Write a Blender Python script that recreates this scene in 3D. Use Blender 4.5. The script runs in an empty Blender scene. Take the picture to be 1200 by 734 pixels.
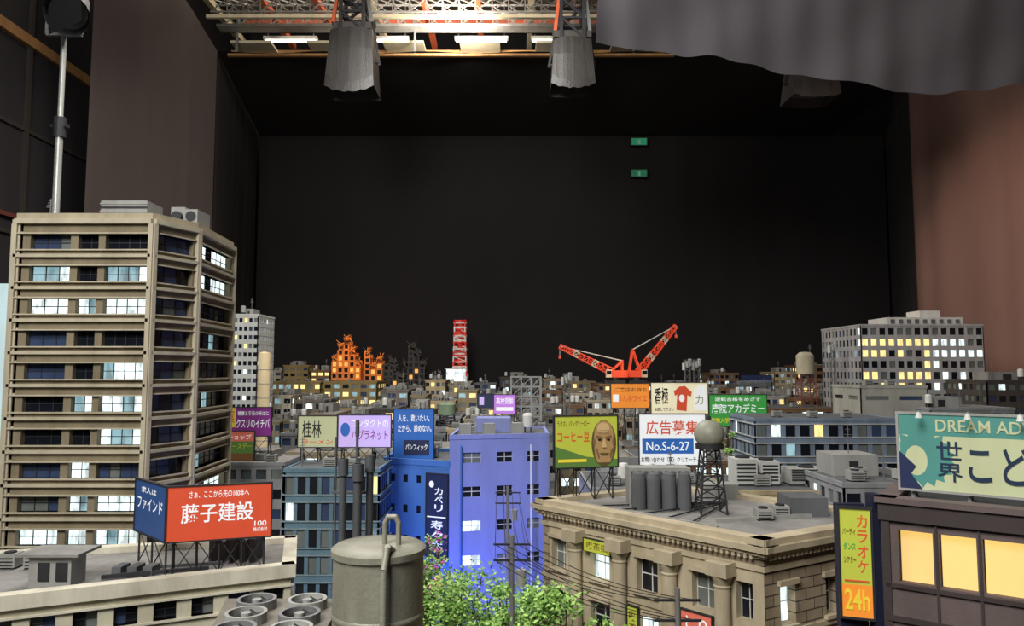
import bpy, math, random
from mathutils import Vector, Matrix
random.seed(7)
R=random.random
F=867.0; T=math.radians(4.5); CH=1.65
sc=bpy.context.scene
try: sc.view_settings.view_transform='Standard'
except Exception: pass

def at(px,py,d):
    u=(px-600)/F; v=(367-py)/F
    s=d/(math.cos(T)-v*math.sin(T))
    return u*s, CH+(math.sin(T)+v*math.cos(T))*s
def ax(px,d,py=480): return at(px,py,d)[0]
def az(py,d): return at(600,py,d)[1]

# ---------------- materials ----------------
def lin(c):
    o=[]
    for k in c:
        k=k/255.0
        o.append(k/12.92 if k<=0.04045 else ((k+0.055)/1.055)**2.4)
    return (*o,1.0)
MC={}
def mk(name,col,rough=.8,dirt=.35,scale=9,metal=0,emit=0,bump=.15,streak=True):
    if name in MC: return MC[name]
    m=bpy.data.materials.new(name); m.use_nodes=True
    nt=m.node_tree; N=nt.nodes; L=nt.links
    b=N['Principled BSDF']
    c=lin(col)
    tc=N.new('ShaderNodeTexCoord')
    mp=N.new('ShaderNodeMapping'); mp.inputs['Scale'].default_value=(1,1,.3 if streak else 1)
    L.new(tc.outputs['Object'],mp.inputs['Vector'])
    no=N.new('ShaderNodeTexNoise'); no.inputs['Scale'].default_value=scale; no.inputs['Detail'].default_value=6
    no.inputs['Roughness'].default_value=.65
    L.new(mp.outputs[0],no.inputs['Vector'])
    cr=N.new('ShaderNodeValToRGB')
    cr.color_ramp.elements[0].position=.3; cr.color_ramp.elements[1].position=.62
    k=1-dirt
    cr.color_ramp.elements[0].color=(c[0]*k,c[1]*k*.98,c[2]*k*.95,1)
    cr.color_ramp.elements[1].color=c
    L.new(no.outputs[0],cr.inputs[0])
    L.new(cr.outputs[0],b.inputs['Base Color'])
    b.inputs['Roughness'].default_value=rough
    b.inputs['Metallic'].default_value=metal
    if emit:
        L.new(cr.outputs[0],b.inputs['Emission Color']); b.inputs['Emission Strength'].default_value=emit
    if bump:
        n2=N.new('ShaderNodeTexNoise'); n2.inputs['Scale'].default_value=scale*14; n2.inputs['Detail'].default_value=4
        L.new(tc.outputs['Object'],n2.inputs['Vector'])
        bp=N.new('ShaderNodeBump'); bp.inputs['Strength'].default_value=bump; bp.inputs['Distance'].default_value=.004
        L.new(n2.outputs[0],bp.inputs['Height']); L.new(bp.outputs[0],b.inputs['Normal'])
    MC[name]=m; return m
def mk_stone(name,c1,c2,sx=.09,sy=.03):
    m=bpy.data.materials.new(name); m.use_nodes=True
    nt=m.node_tree; N=nt.nodes; L=nt.links; b=N['Principled BSDF']
    tc=N.new('ShaderNodeTexCoord'); sp=N.new('ShaderNodeSeparateXYZ'); L.new(tc.outputs['Object'],sp.inputs[0])
    ad=N.new('ShaderNodeMath'); ad.operation='ADD'; L.new(sp.outputs[0],ad.inputs[0]); L.new(sp.outputs[1],ad.inputs[1])
    cb=N.new('ShaderNodeCombineXYZ'); L.new(ad.outputs[0],cb.inputs[0]); L.new(sp.outputs[2],cb.inputs[1])
    br=N.new('ShaderNodeTexBrick'); L.new(cb.outputs[0],br.inputs['Vector'])
    br.inputs['Scale'].default_value=1; br.inputs['Brick Width'].default_value=sx; br.inputs['Row Height'].default_value=sy
    br.inputs['Mortar Size'].default_value=.0018
    br.inputs['Color1'].default_value=lin(c1); br.inputs['Color2'].default_value=lin(c2)
    br.inputs['Mortar'].default_value=lin([k*.4 for k in c1])
    no=N.new('ShaderNodeTexNoise'); no.inputs['Scale'].default_value=12; no.inputs['Detail'].default_value=6
    L.new(tc.outputs['Object'],no.inputs['Vector'])
    cr=N.new('ShaderNodeValToRGB'); cr.color_ramp.elements[0].position=.3; cr.color_ramp.elements[1].position=.62
    cr.color_ramp.elements[0].color=(.6,.58,.55,1); cr.color_ramp.elements[1].color=(1,1,1,1); L.new(no.outputs[0],cr.inputs[0])
    mx=N.new('ShaderNodeMix'); mx.data_type='RGBA'; mx.blend_type='MULTIPLY'; mx.inputs[0].default_value=1
    L.new(br.outputs[0],mx.inputs[6]); L.new(cr.outputs[0],mx.inputs[7])
    L.new(mx.outputs[2],b.inputs['Base Color']); b.inputs['Roughness'].default_value=.85
    bp=N.new('ShaderNodeBump'); bp.inputs['Strength'].default_value=.5; bp.inputs['Distance'].default_value=.004
    L.new(br.outputs[1],bp.inputs['Height']); bp.invert=True; L.new(bp.outputs[0],b.inputs['Normal'])
    return m
def mk_lit(name,col,st,scale=30,lo=.35):
    m=bpy.data.materials.new(name); m.use_nodes=True
    nt=m.node_tree; N=nt.nodes; L=nt.links; b=N['Principled BSDF']
    tc=N.new('ShaderNodeTexCoord')
    mp=N.new('ShaderNodeMapping'); mp.inputs['Scale'].default_value=(1,1,.35); L.new(tc.outputs['Object'],mp.inputs[0])
    no=N.new('ShaderNodeTexNoise'); no.inputs['Scale'].default_value=scale; no.inputs['Detail'].default_value=3
    L.new(mp.outputs[0],no.inputs['Vector'])
    cr=N.new('ShaderNodeValToRGB'); cr.color_ramp.elements[0].position=.35; cr.color_ramp.elements[1].position=.6
    c=lin(col)
    cr.color_ramp.elements[0].color=(c[0]*lo,c[1]*lo,c[2]*lo,1); cr.color_ramp.elements[1].color=c
    L.new(no.outputs[0],cr.inputs[0]); L.new(cr.outputs[0],b.inputs['Emission Color'])
    b.inputs['Base Color'].default_value=(.1,.1,.1,1); b.inputs['Emission Strength'].default_value=st
    b.inputs['Roughness'].default_value=.3
    return m
LW=mk_lit('lit_window_white',(225,242,242),1.9)
LC=mk_lit('lit_window_cool',(150,190,200),1.0)
LY=mk_lit('lit_window_warm',(255,222,140),1.6,lo=.6)
LO=mk_lit('lit_window_orange',(255,170,70),1.4,lo=.7)
GD=mk('dark_glass',(22,26,34),.18,.3,bump=0)
GB=mk('blue_glass',(60,74,105),.2,.3,bump=0)
GC=mk('curtained_glass',(110,116,112),.5,.4,bump=0)
STEEL=mk('painted_steel',(125,126,126),.55,.4,metal=.2)
DST=mk('dark_steel',(50,50,53),.6,.4,metal=.3)
ROOFG=mk('roof_grey',(140,138,134),.9,.4)
ROOFD=mk('roof_dark',(92,94,96),.9,.4)
AC=mk('ac_unit_grey',(155,155,150),.7,.3)
WHT=mk('white_paint',(215,215,210),.6,.2)
BLK=mk('matte_black',(18,17,18),.8,.3)

class MB:
    def __init__(s): s.v=[];s.f=[];s.m=[];s.mats=[]
    def mi(s,mat):
        if mat not in s.mats: s.mats.append(mat)
        return s.mats.index(mat)
    def add(s,vs,fs,mat):
        k=len(s.v); s.v+= [tuple(p) for p in vs]; i=s.mi(mat)
        for f in fs: s.f.append(tuple(k+a for a in f)); s.m.append(i)
    def hexa(s,p,mat):
        s.add(p,[(3,2,1,0),(4,5,6,7),(0,1,5,4),(1,2,6,5),(2,3,7,6),(3,0,4,7)],mat)
    def box(s,x0,x1,y0,y1,z0,z1,mat):
        s.hexa([(x0,y0,z0),(x1,y0,z0),(x1,y1,z0),(x0,y1,z0),(x0,y0,z1),(x1,y0,z1),(x1,y1,z1),(x0,y1,z1)],mat)
    def obox(s,p,u,n,s0,s1,o0,o1,z0,z1,mat):
        def P(a,o,z): return (p[0]+u[0]*a+n[0]*o,p[1]+u[1]*a+n[1]*o,z)
        s.hexa([P(s0,o1,z0),P(s1,o1,z0),P(s1,o0,z0),P(s0,o0,z0),P(s0,o1,z1),P(s1,o1,z1),P(s1,o0,z1),P(s0,o0,z1)],mat)
    def oq(s,p,u,n,s0,s1,o,z0,z1,mat):
        def P(a,z): return (p[0]+u[0]*a+n[0]*o,p[1]+u[1]*a+n[1]*o,z)
        s.add([P(s0,z0),P(s1,z0),P(s1,z1),P(s0,z1)],[(0,1,2,3)],mat)
    def prism(s,poly,z0,z1,mat,top=None):
        n=len(poly)
        vs=[(x,y,z0) for x,y in poly]+[(x,y,z1) for x,y in poly]
        s.add(vs,[(i,(i+1)%n,n+(i+1)%n,n+i) for i in range(n)]+[tuple(range(n-1,-1,-1))],mat)
        s.add([(x,y,z1) for x,y in poly],[tuple(range(n))],top or mat)
    def cyl(s,p0,p1,r0,mat,r1=None,n=16,caps=True):
        p0=Vector(p0);p1=Vector(p1); r1=r0 if r1 is None else r1
        d=(p1-p0).normalized(); a=Vector((0,0,1)) if abs(d.z)<.9 else Vector((1,0,0))
        e=d.cross(a).normalized(); g=d.cross(e)
        vs=[]
        for P,r in((p0,r0),(p1,r1)):
            for i in range(n):
                t=2*math.pi*(i+.5)/n; vs.append(P+e*r*math.cos(t)+g*r*math.sin(t))
        fs=[(i,(i+1)%n,n+(i+1)%n,n+i) for i in range(n)]
        if caps: fs+=[tuple(range(n-1,-1,-1)),tuple(range(n,2*n))]
        s.add(vs,fs,mat)
    def bar(s,p0,p1,w,mat): s.cyl(p0,p1,w*.7,mat,n=4)
    def lathe(s,c,prof,mat,n=24):
        vs=[];fs=[]
        for r,z in prof:
            for i in range(n):
                t=2*math.pi*i/n; vs.append((c[0]+r*math.cos(t),c[1]+r*math.sin(t),c[2]+z))
        for j in range(len(prof)-1):
            for i in range(n): fs.append((j*n+i,j*n+(i+1)%n,(j+1)*n+(i+1)%n,(j+1)*n+i))
        s.add(vs,fs,mat)
    def sphere(s,c,r,mat,sz=1,n=16):
        s.lathe(c,[(max(1e-4,r*math.cos(a)),r*sz*math.sin(a)) for a in [math.pi*(k/8-.5) for k in range(9)]],mat,n)
    def latt(s,p0,p1,w,k,mats,cw=.25,w1=None):
        p0=Vector(p0);p1=Vector(p1); w1=w if w1 is None else w1
        d=(p1-p0).normalized(); a=Vector((0,0,1)) if abs(d.z)<.9 else Vector((1,0,0))
        e=d.cross(a).normalized(); g=d.cross(e)
        def C(t,i):
            ww=w+(w1-w)*t; q=[(1,1),(1,-1),(-1,-1),(-1,1)][i%4]
            return p0.lerp(p1,t)+e*q[0]*ww/2+g*q[1]*ww/2
        t=w*cw*.5
        for j in range(k):
            m=mats[j%len(mats)]
            for i in range(4):
                s.bar(C(j/k,i),C((j+1)/k,i),t,m)
                s.bar(C(j/k,i),C((j+1)/k,i+1),t*.7,m)
                s.bar(C((j+1)/k,i),C((j+1)/k,i+1),t*.7,m)
    def text(s,body,o,u,w,h,mat,up=(0,0,1),keep=False):
        me=tmesh(body)
        if not me: return
        vs,fs,bb=me
        x0,x1,y0,y1=bb; sx=w/max(1e-6,x1-x0); sy=h/max(1e-6,y1-y0)
        o=Vector(o);u=Vector(u);up=Vector(up)
        s.add([o+u*((x-x0)*sx)+up*((y-y0)*sy) for x,y in vs],fs,mat)
    def build(s,name,bevel=0,smooth=False,origin=None):
        xs=[p[0] for p in s.v];ys=[p[1] for p in s.v];zs=[p[2] for p in s.v]
        o=origin or ((min(xs)+max(xs))/2,(min(ys)+max(ys))/2,min(zs))
        me=bpy.data.meshes.new(name)
        me.from_pydata([(a-o[0],b-o[1],c-o[2]) for a,b,c in s.v],[],s.f)
        for m in s.mats: me.materials.append(m)
        me.polygons.foreach_set('material_index',s.m)
        if smooth: me.polygons.foreach_set('use_smooth',[True]*len(me.polygons))
        me.update()
        ob=bpy.data.objects.new(name,me); ob.location=o; sc.collection.objects.link(ob)
        if smooth:
            try:
                md=ob.modifiers.new('es','EDGE_SPLIT'); md.split_angle=math.radians(40)
            except Exception: pass
        return ob
TC={}
def tmesh(body):
    if body in TC: return TC[body]
    cu=bpy.data.curves.new('t','FONT'); cu.body=body; cu.resolution_u=3; cu.offset=.012
    ob=bpy.data.objects.new('t',cu); sc.collection.objects.link(ob)
    bpy.context.view_layer.update()
    dg=bpy.context.evaluated_depsgraph_get()
    e=ob.evaluated_get(dg); me=e.to_mesh()
    vs=[(v.co.x,v.co.y) for v in me.vertices]; fs=[tuple(p.vertices) for p in me.polygons]
    e.to_mesh_clear()
    bpy.data.objects.remove(ob); bpy.data.curves.remove(cu)
    if not vs: TC[body]=None; return None
    bb=(min(a for a,b in vs),max(a for a,b in vs),min(b for a,b in vs),max(b for a,b in vs))
    TC[body]=(vs,fs,bb); return TC[body]

def un(p,q):
    dx,dy=q[0]-p[0],q[1]-p[1]; l=math.hypot(dx,dy); u=(dx/l,dy/l); return u,(u[1],-u[0]),l
def pick(lit,lm=LW):
    def g(r,i,j):
        k=random.random()
        if k<lit:
            q=random.random()
            return lm if q<.6 else (LY if q<.75 else LC)
        if k<lit+.2: return GC
        if k<lit+.4: return GB
        return GD
    return g
def facade(b,p,q,z0,z1,fh,segs,wall,wz=(.3,.8),rec=.012,glass=None,ledge=None,fr=None,lw=.008,mull=True,band=None):
    """wall p->q (outside on the right) with real recessed windows"""
    u,n,l=un(p,q); glass=glass or pick(.3); fr=fr or DST
    nr=int((z1-z0)/fh+1e-6)
    for r in range(nr):
        t=z1-r*fh; bt=t-fh; a=bt+fh*wz[0]; c=bt+fh*wz[1]
        b.obox(p,u,n,0,l,-rec,0,bt,a,band or wall); b.obox(p,u,n,0,l,-rec,0,c,t,wall)
        x=0
        for i,(s0,s1,k) in enumerate(segs):
            s0*=l;s1*=l
            if s0-x>1e-5: b.obox(p,u,n,x,s0,-rec,0,a,c,wall)
            x=s1; w=(s1-s0)/k
            for j in range(k):
                b.oq(p,u,n,s0+j*w,s0+(j+1)*w,-rec+.0012,a,c,glass(r,i,j))
            if mull:
                tw=min(w*.07,.004)
                for j in range(k+1):
                    b.obox(p,u,n,s0+j*w-tw/2,s0+j*w+tw/2,-rec+.001,-rec+.004,a,c,fr)
                b.obox(p,u,n,s0,s1,-rec+.001,-rec+.0035,(a+c)/2-tw/2,(a+c)/2+tw/2,fr) if k>1 else None
        if l-x>1e-5: b.obox(p,u,n,x,l,-rec,0,a,c,wall)
        if ledge:
            b.obox(p,u,n,-.001,l+.001,-rec,lw,a-.006,a,ledge)
            b.obox(p,u,n,-.001,l+.001,-rec,lw,c,c+.006,ledge)
    bt=z1-nr*fh
    if bt-z0>1e-4: b.obox(p,u,n,0,l,-rec,0,z0,bt,wall)
def inset(poly,e):
    n=len(poly); out=[]
    for i in range(n):
        p0=poly[i-1];p=poly[i];p1=poly[(i+1)%n]
        _,n0,_=un(p0,p);_,n1,_=un(p,p1)
        bx,by=n0[0]+n1[0],n0[1]+n1[1]; k=e/(1+n0[0]*n1[0]+n0[1]*n1[1])
        out.append((p[0]-bx*k,p[1]-by*k))
    return out
def parapet(b,poly,z,h,w,mat):
    for i in range(len(poly)):
        p=poly[i];q=poly[(i+1)%len(poly)]; u,n,l=un(p,q)
        b.obox(p,u,n,-.0,l,-w,.004,z,z+h,mat)
def ac(b,x,y,z,w=.06,d=.05,h=.05,mat=None):
    mat=mat or AC
    b.box(x-w/2,x+w/2,y-d/2,y+d/2,z+.006,z+h,mat)
    b.box(x-w/2+.004,x-w/2+.01,y-d/2,y+d/2,z,z+.006,DST); b.box(x+w/2-.01,x+w/2-.004,y-d/2,y+d/2,z,z+.006,DST)
    b.cyl((x,y,z+h),(x,y,z+h+.005),min(w,d)*.36,DST,n=14)
    for k in range(3): b.box(x-w*.4,x+w*.4,y-d/2-.002,y-d/2,z+h*(.25+.22*k),z+h*(.32+.22*k),DST)
def tank(b,x,y,z,r=.03,h=.06,mat=None):
    mat=mat or WHT
    for a in range(4):
        t=a*math.pi/2+.7; b.bar((x+r*.8*math.cos(t),y+r*.8*math.sin(t),z),(x+r*.8*math.cos(t),y+r*.8*math.sin(t),z+h*.4),.005,DST)
    b.lathe((x,y,z+h*.4),[(.001,0),(r,0),(r,h*.8),(r*.8,h*.95),(.001,h)],mat)
def antenna(b,x,y,z,h):
    b.bar((x,y,z),(x,y,z+h),.004,STEEL)
    for k in range(4): b.bar((x-.02+.003*k,y,z+h*(.6+.1*k)),(x+.02-.003*k,y,z+h*(.6+.1*k)),.0025,STEEL)
def lattice_stand(b,x,y,z0,z1,w,mat,w1=None,k=4): b.latt((x,y,z0),(x,y,z1),w,k,[mat],cw=.12,w1=w1)

def clutter(b,x0,x1,y0,y1,z,n,sc_=1.0,tall=True):
    w=x1-x0; d=y1-y0
    if tall:
        cx=x0+w*random.uniform(.3,.7); ww=w*random.uniform(.15,.25); hh=random.uniform(.05,.1)*sc_
        b.box(cx-ww,cx+ww,y0+d*.45,y0+d*.85,z,z+hh,AC if R()<.5 else ROOFG)
        b.box(cx-ww*.3,cx+ww*.1,y0+d*.45-.003,y0+d*.45,z,z+hh*.7,DST)
        if R()<.6: antenna(b,cx,y0+d*.6,z+hh,.12*sc_)
    for i in range(n):
        x=x0+w*(.1+.8*(i+.5*R())/max(1,n)); y=y0+d*random.uniform(.12,.32); k=R()
        if k<.6: ac(b,x,y,z,.06*sc_,.05*sc_,.045*sc_)
        elif k<.85: tank(b,x,y,z,.025*sc_,.07*sc_,WHT if R()<.5 else AC)
        else: antenna(b,x,y,z,.15*sc_)
PAL=[(156,144,120),(128,124,114),(172,162,142),(112,104,92),(142,128,98),(160,158,150),(124,114,106),(104,108,112),(156,130,104)]
WM=[mk('concrete_%d'%i,c) for i,c in enumerate(PAL)]
def bldg(name,px0,px1,pyt,d,th,wall=None,fh=.1,cw=.09,lit=.3,lm=LW,roof=None,n=3,tall=True,wz=(.3,.8),x1max=None,ledge=None,csc=1.0,twin=1,gl=None):
    b=MB(); x0=ax(px0,d,pyt); x1=ax(px1,d,pyt); z=az(pyt,d)
    wall=wall or random.choice(WM); rec=.008
    poly=[(x0,d),(x1,d),(x1,d+th),(x0,d+th)]
    b.prism(inset(poly,rec),0,z-.004,wall,roof or random.choice([ROOFG,ROOFD]))
    c=max(2,round((x1-x0)/cw)); segs=[((i+.16)/c,(i+.84)/c,twin) for i in range(c)]
    c2=max(2,round(th/cw)); segs2=[((i+.2)/c2,(i+.8)/c2,twin) for i in range(c2)]
    g=pick(lit,lm)
    zt=z-.02
    facade(b,poly[0],poly[1],0.0,zt,fh,segs,wall,wz,rec,gl or g,ledge)
    facade(b,poly[1],poly[2],0.0,zt,fh,segs2,wall,wz,rec,g,ledge,mull=False)
    facade(b,poly[3],poly[0],0.0,zt,fh,segs2,wall,wz,rec,g,ledge,mull=False)
    b.obox(poly[3],(-1,0),(0,1),-(x1-x0),0,-rec,0,0,zt,wall)
    parapet(b,poly,zt,.02,.01,wall)
    clutter(b,x0+.015,x1-.015,d+.015,d+th-.015,z-.004,n,csc,tall)
    ob=b.build(name); return ob,(x0,x1,z)
def ruined(name,px0,px1,pyt,d,th,wall,fh=.085,lit=.4,lm=LO,prof=(5,4,3)):
    b=MB(); x0=ax(px0,d,pyt);x1=ax(px1,d,pyt);z=az(pyt,d); nx=len(prof); w=(x1-x0)/nx; top=max(prof)
    zb=z-top*fh; poly=[(x0,d),(x1,d),(x1,d+th),(x0,d+th)]
    b.prism(inset(poly,.008),0,zb,wall,ROOFD)
    segs=[((i+.16)/nx,(i+.84)/nx,1) for i in range(nx)]
    facade(b,poly[0],poly[1],0,zb,fh,segs,wall,(.3,.8),.008,pick(lit,lm))
    facade(b,poly[1],poly[2],0,zb,fh,[(.2,.4,1),(.6,.8,1)],wall,(.3,.8),.008,pick(lit,lm)); facade(b,poly[3],poly[0],0,zb,fh,[(.2,.4,1),(.6,.8,1)],wall,(.3,.8),.008,pick(lit,lm))
    for i in range(nx):
        hi=prof[i]
        if hi==0: continue
        for r in range(hi):
            a=x0+i*w; zz=zb+r*fh; dd=d+ (th*.25*R() if r==hi-1 else 0)
            b.box(a-.004,a+w+.004,dd-.006,d+th*.8,zz-.005,zz+.008,wall)
            b.box(a,a+w*.2,dd,dd+.02,zz,zz+fh,wall); b.box(a+w*.8,a+w,dd,dd+.02,zz,zz+fh*(1 if r<hi-1 else R()),wall)
            b.box(a+w*.2,a+w*.8,dd,dd+.02,zz,zz+fh*.3,wall)
            b.box(a,a+w,d+th*.5,d+th*.55,zz,zz+fh*(1 if r<hi-1 else .6),wall)
            if r<hi-1: b.add([(a+w*.2,dd+.012,zz+fh*.3),(a+w*.8,dd+.012,zz+fh*.3),(a+w*.8,dd+.012,zz+fh),(a+w*.2,dd+.012,zz+fh)],[(0,1,2,3)],lm if R()<lit else GD)
        zz=zb+hi*fh
        p=Vector((a+w*.5,d+.02,zz)); 
        for k in range(4): b.bar(p+Vector((random.uniform(-w/2,w/2),.01*k,-.03)),p+Vector((random.uniform(-w,w),.02,random.uniform(.02,.08))),.009,DST if k%2 else wall)
        t=random.uniform(-.9,.9); b.hexa([(a,d+.01,zz-.02),(a+w,d+.01,zz-.02+t*w),(a+w,d+th*.4,zz-.02+t*w),(a,d+th*.4,zz-.02),(a,d+.01,zz),(a+w,d+.01,zz+t*w),(a+w,d+th*.4,zz+t*w),(a,d+th*.4,zz)],wall)
        for k in range(3):
            cx=a+w*R(); b.hexa([(cx-.02,d+.03,zz-.03),(cx+.03,d+.03,zz-.03),(cx+.02,d+.07,zz-.03),(cx-.02,d+.07,zz-.03),(cx-.01,d+.04,zz+.03*R()),(cx+.01,d+.03,zz+.05*R()),(cx+.01,d+.06,zz+.03),(cx-.01,d+.06,zz+.02)],wall)
    return b.build(name)

def billboard(name,p,q,z0,z1,zleg,bg,items,frame=None,nl=4,back=.07,lamps=0):
    b=MB(); u,n,l=un(p,q); h=z1-z0; frame=frame or DST
    b.obox(p,u,n,0,l,-.008,0,z0,z1,bg)
    e=min(.005,h*.04)
    for a in ((0,l,z0-e,z0),(0,l,z1,z1+e)): b.obox(p,u,n,a[0],a[1],-.009,.003,a[2],a[3],frame)
    for a in ((-e,0),(l,l+e)): b.obox(p,u,n,a[0],a[1],-.009,.003,z0-e,z1+e,frame)
    layer=0
    U=Vector((u[0],u[1],0)); Nn=Vector((n[0],n[1],0)); P=Vector((p[0],p[1],0))
    for it in items:
        layer+=1; o=.0004*layer
        if it[0]=='r':
            _,a,c,e0,e1,m=it; b.oq(p,u,n,a*l,c*l,o,z0+e0*h,z0+e1*h,m)
        elif it[0]=='e':
            _,cx,cy,rx,ry,m=it
            vs=[P+U*(cx*l+rx*l*math.cos(t))+Nn*o+Vector((0,0,z0+cy*h+ry*h*math.sin(t))) for t in [k*math.pi/12 for k in range(24)]]
            b.add(vs,[tuple(range(24))],m)
        elif it[0]=='p':
            vs=[P+U*(x*l)+Nn*o+Vector((0,0,z0+y*h)) for x,y in it[1]]
            b.add(vs,[tuple(range(len(vs)))],it[2])
        elif it[0]=='t':
            _,s,a,c,e0,e1,m=it
            b.text(s,P+U*(a*l)+Nn*o+Vector((0,0,z0+e0*h)),U,(c-a)*l,(e1-e0)*h,m)
        elif it[0]=='v':
            _,s,a,c,e0,e1,m=it; k=len(s); hh=(e1-e0)/k
            for i,ch in enumerate(s):
                if ch in 'ー': 
                    b.oq(p,u,n,((a+c)/2-.02)*l,((a+c)/2+.02)*l,o,z0+(e1-(i+.9)*hh)*h,z0+(e1-(i+.1)*hh)*h,m)
                else: b.text(ch,P+U*(a*l)+Nn*o+Vector((0,0,z0+(e1-(i+.92)*hh)*h)),U,(c-a)*l,hh*.84*h,m)
    if nl:
        for i in range(nl):
            s_=l*(.06+.88*i/(nl-1)) if nl>1 else l/2
            A=P+U*s_-Nn*.012; B_=A-Nn*back
            w=.005
            b.bar(A+Vector((0,0,zleg)),A+Vector((0,0,z1)),w,frame)
            if back:
                b.bar(B_+Vector((0,0,zleg)),A+Vector((0,0,z0+h*.8)),w*.8,frame)
                b.bar(B_+Vector((0,0,zleg)),A+Vector((0,0,z0)),w*.6,frame)
        for zz in (z0+h*.1,z0+h*.85): b.bar(P+U*0-Nn*.012+Vector((0,0,zz)),P+U*l-Nn*.012+Vector((0,0,zz)),.004,frame)
        if z0-zleg>.04:
            for i in range(nl-1):
                s0=l*(.06+.88*i/(nl-1)); s1=l*(.06+.88*(i+1)/(nl-1))
                b.bar(P+U*s0-Nn*.012+Vector((0,0,zleg)),P+U*s1-Nn*.012+Vector((0,0,z0)),.003,frame)
                b.bar(P+U*s1-Nn*.012+Vector((0,0,zleg)),P+U*s0-Nn*.012+Vector((0,0,z0)),.003,frame)
    for i in range(lamps):
        s_=l*(i+.5)/lamps; A=P+U*s_+Vector((0,0,z1))
        b.bar(A,A+Nn*.03+Vector((0,0,.008)),.0025,frame); b.cyl(A+Nn*.03+Vector((0,0,.006)),A+Nn*.03+Vector((0,0,-.006)),.004,WHT,r1=.007,n=8)
    return b.build(name)
def sb(px0,d0,px1,d1,pyt,pyb):
    dm=d0
    return (ax(px0,d0,pyt),d0),(ax(px1,d1,pyt),d1),az(pyb,dm),az(pyt,dm)
def sg(name,c,e=.25): return mk('sign_'+name,c,.5,.1,emit=e,bump=0)  # slight emission in the print colours stands in for lamp light on signs
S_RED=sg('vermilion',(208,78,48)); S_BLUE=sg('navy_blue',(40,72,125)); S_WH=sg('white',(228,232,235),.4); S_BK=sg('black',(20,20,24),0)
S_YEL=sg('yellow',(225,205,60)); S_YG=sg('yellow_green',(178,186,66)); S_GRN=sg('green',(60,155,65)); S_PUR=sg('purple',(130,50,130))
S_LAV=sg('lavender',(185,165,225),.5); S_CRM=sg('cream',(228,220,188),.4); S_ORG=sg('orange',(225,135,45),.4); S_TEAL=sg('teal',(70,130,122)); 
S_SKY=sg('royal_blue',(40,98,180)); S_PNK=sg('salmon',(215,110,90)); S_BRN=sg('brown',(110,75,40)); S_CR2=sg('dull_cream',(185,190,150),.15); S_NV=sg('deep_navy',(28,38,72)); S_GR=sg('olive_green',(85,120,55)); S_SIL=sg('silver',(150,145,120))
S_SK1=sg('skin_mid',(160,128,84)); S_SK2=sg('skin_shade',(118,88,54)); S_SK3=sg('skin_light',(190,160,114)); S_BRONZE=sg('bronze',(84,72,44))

# ---------------- room shell ----------------
FLR=mk('asphalt',(52,52,54),.9,.3,scale=3)
WALLD=mk('dark_plywood_wall',(38,35,37),.85,.4,scale=2)
b=MB(); b.box(-6,8,-3,13,-.1,0,FLR); b.build('floor')
b=MB(); b.box(-6,8,12.6,12.8,0,7.6,WALLD); b.build('wall_back')
b=MB(); b.box(7.0,7.2,-3,12.6,0,7.6,WALLD); b.build('wall_right')
CEIL=mk('ceiling_board',(205,195,175),.9,.3,scale=1.5)
b=MB(); b.box(-6,8,-3,12.8,7.6,7.7,CEIL); b.build('ceiling')
WOOD=mk('timber',(170,125,75),.8,.3)
b=MB(); b.box(-4.8,-4.6,-3,12.6,0,7.6,WALLD)
for y in (4.6,5.7,6.8,7.9): b.box(-4.6,-4.57,y,y+.05,0,7.5,mk('dark_timber',(52,45,40)))
for z in (2.9,3.9): b.box(-4.6,-4.575,-3,9,z,z+.04,MC['dark_timber'])
b.box(-4.6,-4.55,-3,9,4.72,4.82,WOOD); b.box(-4.6,-4.56,-3,9,3.05,3.09,mk('red_cable',(110,50,40)))
b.build('wall_left')

def curtain(name,p,q,z0,z1a,z1b,mat,amp=.03,folds=18,nx=160,nz=14):
    u,n,l=un(p,q); b=MB(); vs=[];fs=[]
    for j in range(nz+1):
        for i in range(nx+1):
            s=i/nx; zt=z1a+(z1b-z1a)*s; t=j/nz
            a=amp*(math.sin(s*folds*6.283+1.3*math.sin(s*17))*.5+.5*math.sin(s*folds*2.7+t*1.5))*(.7+.3*math.sin(t*3+s*9))
            vs.append((p[0]+u[0]*l*s+n[0]*a,p[1]+u[1]*l*s+n[1]*a,z0+(zt-z0)*t))
    for j in range(nz):
        for i in range(nx): k=j*(nx+1)+i; fs.append((k,k+1,k+nx+2,k+nx+1))
    b.add(vs,fs,mat)
    return b.build(name,smooth=True)
CBLK=mk('black_velvet',(31,28,28),.95,.25,scale=.8,bump=.05)
CBRN=mk('brown_cloth',(126,96,86),.95,.2,scale=.8,bump=.05)
CTAU=mk('taupe_cloth',(76,66,63),.95,.25,scale=.8,bump=.05)
zc=az(60,8.8)
C=(ax(305,12,160),12); D=(ax(1035,12,160),12)
Bp=(ax(255,8.8,60),8.8); A=(ax(105,7.0,100),7.0)
curtain('black_backdrop_curtain',C,D,0,az(160,12),az(160,12),CBLK,.02,14)
curtain('black_side_curtain',(Bp[0]-.02,8.84),(C[0]-.02,11.95),0,zc,az(160,12),CBLK,.02,6)
curtain('taupe_side_curtain',A,(Bp[0],8.8),0,6.7,zc,CTAU,.015,3)
curtain('black_side_curtain',(D[0]+.02,11.95),(5.35,9.7),0,az(160,12),6.5,CBLK,.02,4)
curtain('brown_side_curtain',(5.33,9.66),(5.25,4.2),0,6.5,6.5,CBRN,.03,9)
b=MB(); nx=40; vs=[];fs=[]
for j in range(11):
    for i in range(nx+1):
        t=j/10;s=i/nx
        xl=Bp[0]+(C[0]-Bp[0])*t; xr=5.3; y=8.8+3.2*t
        vs.append((xl+(xr-xl)*s,y,zc+(az(160,12)-zc)*t-.03*math.sin(s*math.pi*7)**2*(1-t)))
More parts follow.
